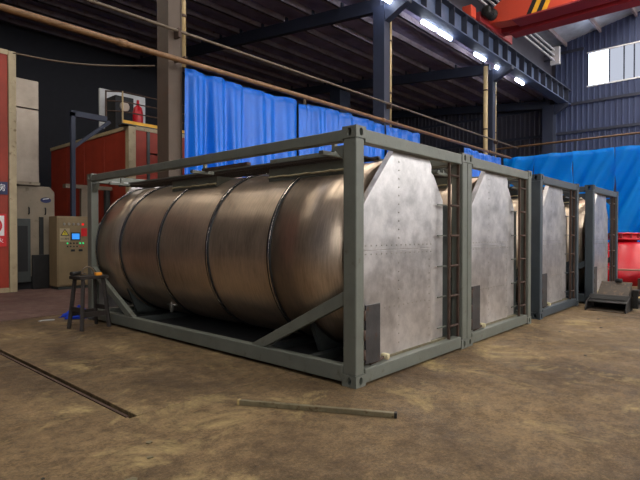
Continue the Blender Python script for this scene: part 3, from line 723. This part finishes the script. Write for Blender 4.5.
for z in (0.4, 0.72, 1.03): MB().tube([(3.4, -0.01, z), (-0.2, -0.01, z), (-0.6, 0.3, z)], 0.022, 8).build('rail', 'rust_steel', t)
tag(t, 'railing with yellow toe board on top of the red drying booth', 'railing')
t = empty('fan_unit', (4.3, 14.2, 5.06))
B(-0.22, 1.5, 0.3, 0.4, 0.2, 1.6).build('back_panel', 'grey_panel', t, 0.01)
B(-0.05, 0.62, -0.5, 0.3, 0.0, 1.25).build('housing', 'black_rubber', t, 0.02)
MB().lathe([(0.16, -0.53), (0.18, -0.5)], (0.28, 0, 0.9), 'y', 20).build('fan_ring', 'stainless', t)
tag(t, 'dark fan unit before a pale panel on top of the drying booth', 'fan')
o = MB().lathe([(0.06, 0.0), (0.14, 0.04), (0.17, 0.25), (0.17, 0.55), (0.13, 0.75), (0.05, 0.82), (0.04, 1.0)], (4.75, 13.1, 5.102), 'z', 16).build('red_cylinder', 'vessel_red')
tag(o, 'red gas cylinder standing behind the platform railing', 'cylinder')
t = empty('steel_gantry', (2.35, 12.6, 0))
B(0, 0.12, 0, 0.12, 0, 5.2).build('post', 'col_blue', t); B(0, 1.1, 0, 0.12, 5.08, 5.25).build('beam', 'col_blue', t)
MB().bar((0.08, 0.06, 4.15), (1.2, 0.06, 5.1), 0.08, 0.1).build('brace', 'col_blue', t)
tag(t, 'grey steel gantry frame left of the red drying booth', 'gantry')
t = empty('bay_column', (19.5, 16.3, 0)); B(-.5,.5,-.4,.4,0,10.1).build('shaft', 'rafter_paint', t, 0.02); B(-.6,.6,-.5,.5,0,0.05).build('base_plate', 'rafter_paint', t)
tag(t, 'stout dark column standing in the dark bay behind the tarps', 'column')
t = empty('low_wall', (2.6, 13.6, 0)); B(0.45, 0.75, 0, 0.15, 0, 3.0).build('panel', 'machine_grey', t); B(1.25, 1.4, 0, 0.15, 0, 3.0).build('panel', 'frame_dark', t); B(-0.05, 1.45, -0.05, 0.2, 3.0, 3.12).build('cap', 'machine_grey', t)
tag(t, 'low grey partition between the machine and the drying booth', 'partition')

# ---------------------------------------------------------------- stool with tools, rag, steel bar
t = empty('work_stool', (-0.33, 5.22, 0), 0.12)
B(-0.24, 0.24, -0.17, 0.17, 0.80, 0.85).build('top', 'stool_wood', t, 0.006)
for sx in (-1, 1):
    for sy in (-1, 1): MB().bar((sx*0.17, sy*0.12, 0.80), (sx*0.235, sy*0.19, 0.0), 0.05, 0.05).build('leg', 'stool_wood', t)
for sy in (-1, 1): MB().bar((-0.22, sy*0.17, 0.24), (0.22, sy*0.17, 0.24), 0.035, 0.08).build('stretcher', 'stool_wood', t)
for sx in (-1, 1): MB().bar((sx*0.21, -0.165, 0.32), (sx*0.21, 0.165, 0.32), 0.035, 0.07).build('stretcher', 'stool_wood', t)
tag(t, 'dark wooden four legged stool beside the far container corner', 'stool')
o = B(0.0, 0.10, 0.0, 0.07, 0, 0.05).build('amber_block', 'amber', None, 0.01); o.location = (-0.28, 5.08, 0.851); tag(o, 'small amber tape measure on the stool', 'tape measure')
pts = [(-0.36+0.10*math.cos(a), 5.20, 0.87+0.12*math.sin(a)) for a in [PI*k/10 for k in range(11)]]
o = MB().tube(pts, 0.014, 8).build('cable_loop', 'pipe_tan'); tag(o, 'looped tan cable standing on the stool', 'cable')
t = empty('angle_grinder', (-0.52, 5.27, 0.851), 0.5); MB().tube([(-0.1,0,0.04), (0.12,0,0.04)], 0.033, 10).build('body', 'bucket_dark', t); MB().lathe([(0.055, 0.0), (0.055, 0.012)], (0.15, 0, 0.02), 'z', 16).build('disc', 'raw_steel', t)
tag(t, 'dark hand grinder lying at the left end of the stool', 'grinder')
# rag
rg = MB(); vs = []; fs = []; rnd = random.Random(5); n = 12
for j in range(n+1):
    for i in range(n+1):
        u, v = i/n-.5, j/n-.5; e = max(0, 1-2*max(abs(u), abs(v)))
        vs.append((u*0.45+0.05*math.sin(9*v), v*0.40+0.04*math.sin(8*u), 0.012+0.24*e**0.6*(0.6+0.4*math.sin(11*u+2)*math.cos(9*v))))
for j in range(n):
    for i in range(n): k = j*(n+1)+i; fs.append((k, k+1, k+n+2, k+n+1))
o = rg.add(vs, fs, True).build('blue_rag', 'blue_cloth'); o.location = (-0.02, 6.36, 0); o.modifiers.new('t', 'SOLIDIFY').thickness = 0.008
tag(o, 'crumpled blue rag on the floor under the stool', 'rag')
pts = [(-0.68+0.04*k, 6.4+0.03*math.sin(k*0.9), 0.012) for k in range(7)]
o = MB().tube(pts, 0.010, 6).build('white_hose', 'grey_panel'); tag(o, 'thin white hose on the floor leading to the blue rag', 'hose')
t = empty('steel_bar', (0,0,0)); p, q = Vector((-1.045, 0.52, 0.022)), Vector((-0.375, -0.715, 0.022))
MB().bar(p, q, 0.045, 0.042).build('bar_body', 'bar_steel', t, 0.004); d = (q-p).normalized()
MB().bar(p-d*0.002, p+d*0.02, 0.047, 0.044).build('cut_end', 'brass', t); MB().bar(q-d*0.02, q+d*0.002, 0.047, 0.044).build('cut_end', 'bucket_dark', t)
tag(t, 'square steel bar lying on the floor before the nearest container', 'bar')
# debris
rnd = random.Random(11)
for k, (x, y, s_) in enumerate(((-2.38, -0.1, .05), (-2.12, 0.12, .025), (-2.0, 0.35, .03), (-2.62, -0.25, .018), (-2.6, 1.9, .02), (-2.72, 0.35, .016), (3.0, -1.3, .022), (5.2, -1.0, .03), (6.1, -0.75, .03), (4.4, -0.6, .02))):
    b = MB(); n = 6; b.prism([(s_*rnd.uniform(.6,1.3)*math.cos(2*PI*i/n), s_*rnd.uniform(.5,1.1)*math.sin(2*PI*i/n)) for i in range(n)], 'z', 0, s_*0.3)
    o = b.build('concrete_chip', 'bar_steel' if k < 3 else 'bucket_dark'); o.location = (x, y, 0.004 if y > .93 else 0)
    tag(o, ('largest pale concrete chip on the floor below the groove end', 'small pale concrete chip just right of the largest chip', 'small pale concrete chip closest to the groove end')[k] if k < 3 else ('tiny dark lump at the bottom left of the floor', 'small dark lump left of the floor groove', 'tiny dark lump on the floor left of the groove end', 'dark lump on the open floor facing the second container', 'dark lump on the open floor facing the third container', 'dark lump on the floor nearest the loader bucket', 'tiny dark lump close to the second container rail')[k-3], 'debris', 'pale chips' if k < 3 else ('dark lumps left' if k < 6 else 'dark lumps right'))

# ---------------------------------------------------------------- loader bucket, red vessel at the right
t = empty('loader_bucket', (7.12, -0.3, 0), 0)
def bk(name, poly, y0, y1, m): return MB().prism(poly, 'y', y0, y1).build(name, m, t, 0.004)
wd = -0.68
bk('bottom_plate', [(0, 0), (0.62, 0), (0.62, 0.03), (0, 0.015)], 0, wd, 'bucket_paint')
bk('inner_back', [(0.56, 0.02), (0.59, 0.02), (0.47, 0.20), (0.44, 0.20)], -0.02, wd+0.02, 'bucket_dark')
bk('upper_lip', [(0.16, 0.155), (0.45, 0.20), (0.45, 0.225), (0.16, 0.175)], 0, wd, 'bucket_dark')
bk('front_blade', [(0.30, 0.215), (0.33, 0.215), (0.40, 0.30), (0.37, 0.30)], 0.02, wd-0.02, 'bucket_dark')
for y in (0.02, wd): bk('side_plate', [(-0.03, 0), (0.66, 0), (0.66, 0.26), (0.40, 0.28), (0.08, 0.19), (-0.03, 0.06)], y, y-0.02, 'bucket_dark')
bk('back_plate', [(0.38, 0.26), (0.41, 0.24), (0.83, 0.52), (0.80, 0.54)], -0.1, wd+0.02, 'bucket_paint')
bk('rear_support', [(0.5, 0), (0.85, 0), (0.85, 0.50), (0.78, 0.48)], -0.12, wd+0.04, 'bucket_dark')
MB().lathe([(0.045, -0.06), (0.045, 0.06)], (0.80, -0.42, 0.56), 'y', 14).build('pivot_boss', 'black_rubber', t)
for y, z in ((-0.76, 0.34), (-0.80, 0.20)): MB().lathe([(0.07, -0.06), (0.07, 0.06)], (0.52, y, z), 'y', 14).build('side_roller', 'black_rubber', t)
MB().lathe([(0.025, -0.09), (0.025, 0.09)], (0.50, -0.80, 0.27), 'y', 10).build('pin', 'brass', t)
B(0.45, 0.62, -0.72, -0.82, 0.05, 0.42).build('side_bracket', 'bucket_dark', t, 0.01)
tag(t, 'dark loader bucket on the floor before the farthest container', 'bucket')
t = empty('red_vessel', (14.2, 0.35, 0))
MB().lathe([(1.15, 0.0), (1.15, 0.35), (1.05, 0.5), (0.62, 1.15), (0.45, 1.25), (0.40, 1.28)], (0,0,0), 'z', 36).build('body', 'vessel_red', t)
MB().lathe([(0.34, 1.28), (0.34, 1.34), (0.46, 1.34), (0.46, 1.40), (0.40, 1.40), (0.40, 1.52), (0.44, 1.52), (0.44, 1.56), (0.1, 1.58)], (0,0,0), 'z', 24).build('neck', 'vessel_red', t)
for k in range(10):
    a = 2*PI*k/10; MB().bar((.42*math.cos(a), .42*math.sin(a), 1.36), (.42*math.cos(a), .42*math.sin(a), 1.55), 0.05, 0.05).build('clamp_bolt', 'crane_red', t)
MB().lathe([(1.10, 0.44), (1.12, 0.47), (1.10, 0.50)], (0,0,0), 'z', 36, caps=False).build('seam_ring', 'pale_pink', t)
tag(t, 'glossy red conical vessel before the blue curtain', 'vessel')
t = empty('pale_drum', (12.6, -0.75, 0)); MB().lathe([(0.24, -0.4), (0.24, 0.4)], (0, 0, 0.54), 'x', 24).build('drum', 'pale_pink', t); B(-0.45, 0.45, -0.4, 0.4, 0, 0.3).build('cradle', 'rust_steel', t)
tag(t, 'pale pink drum on a rusty cradle at the right edge', 'drum')
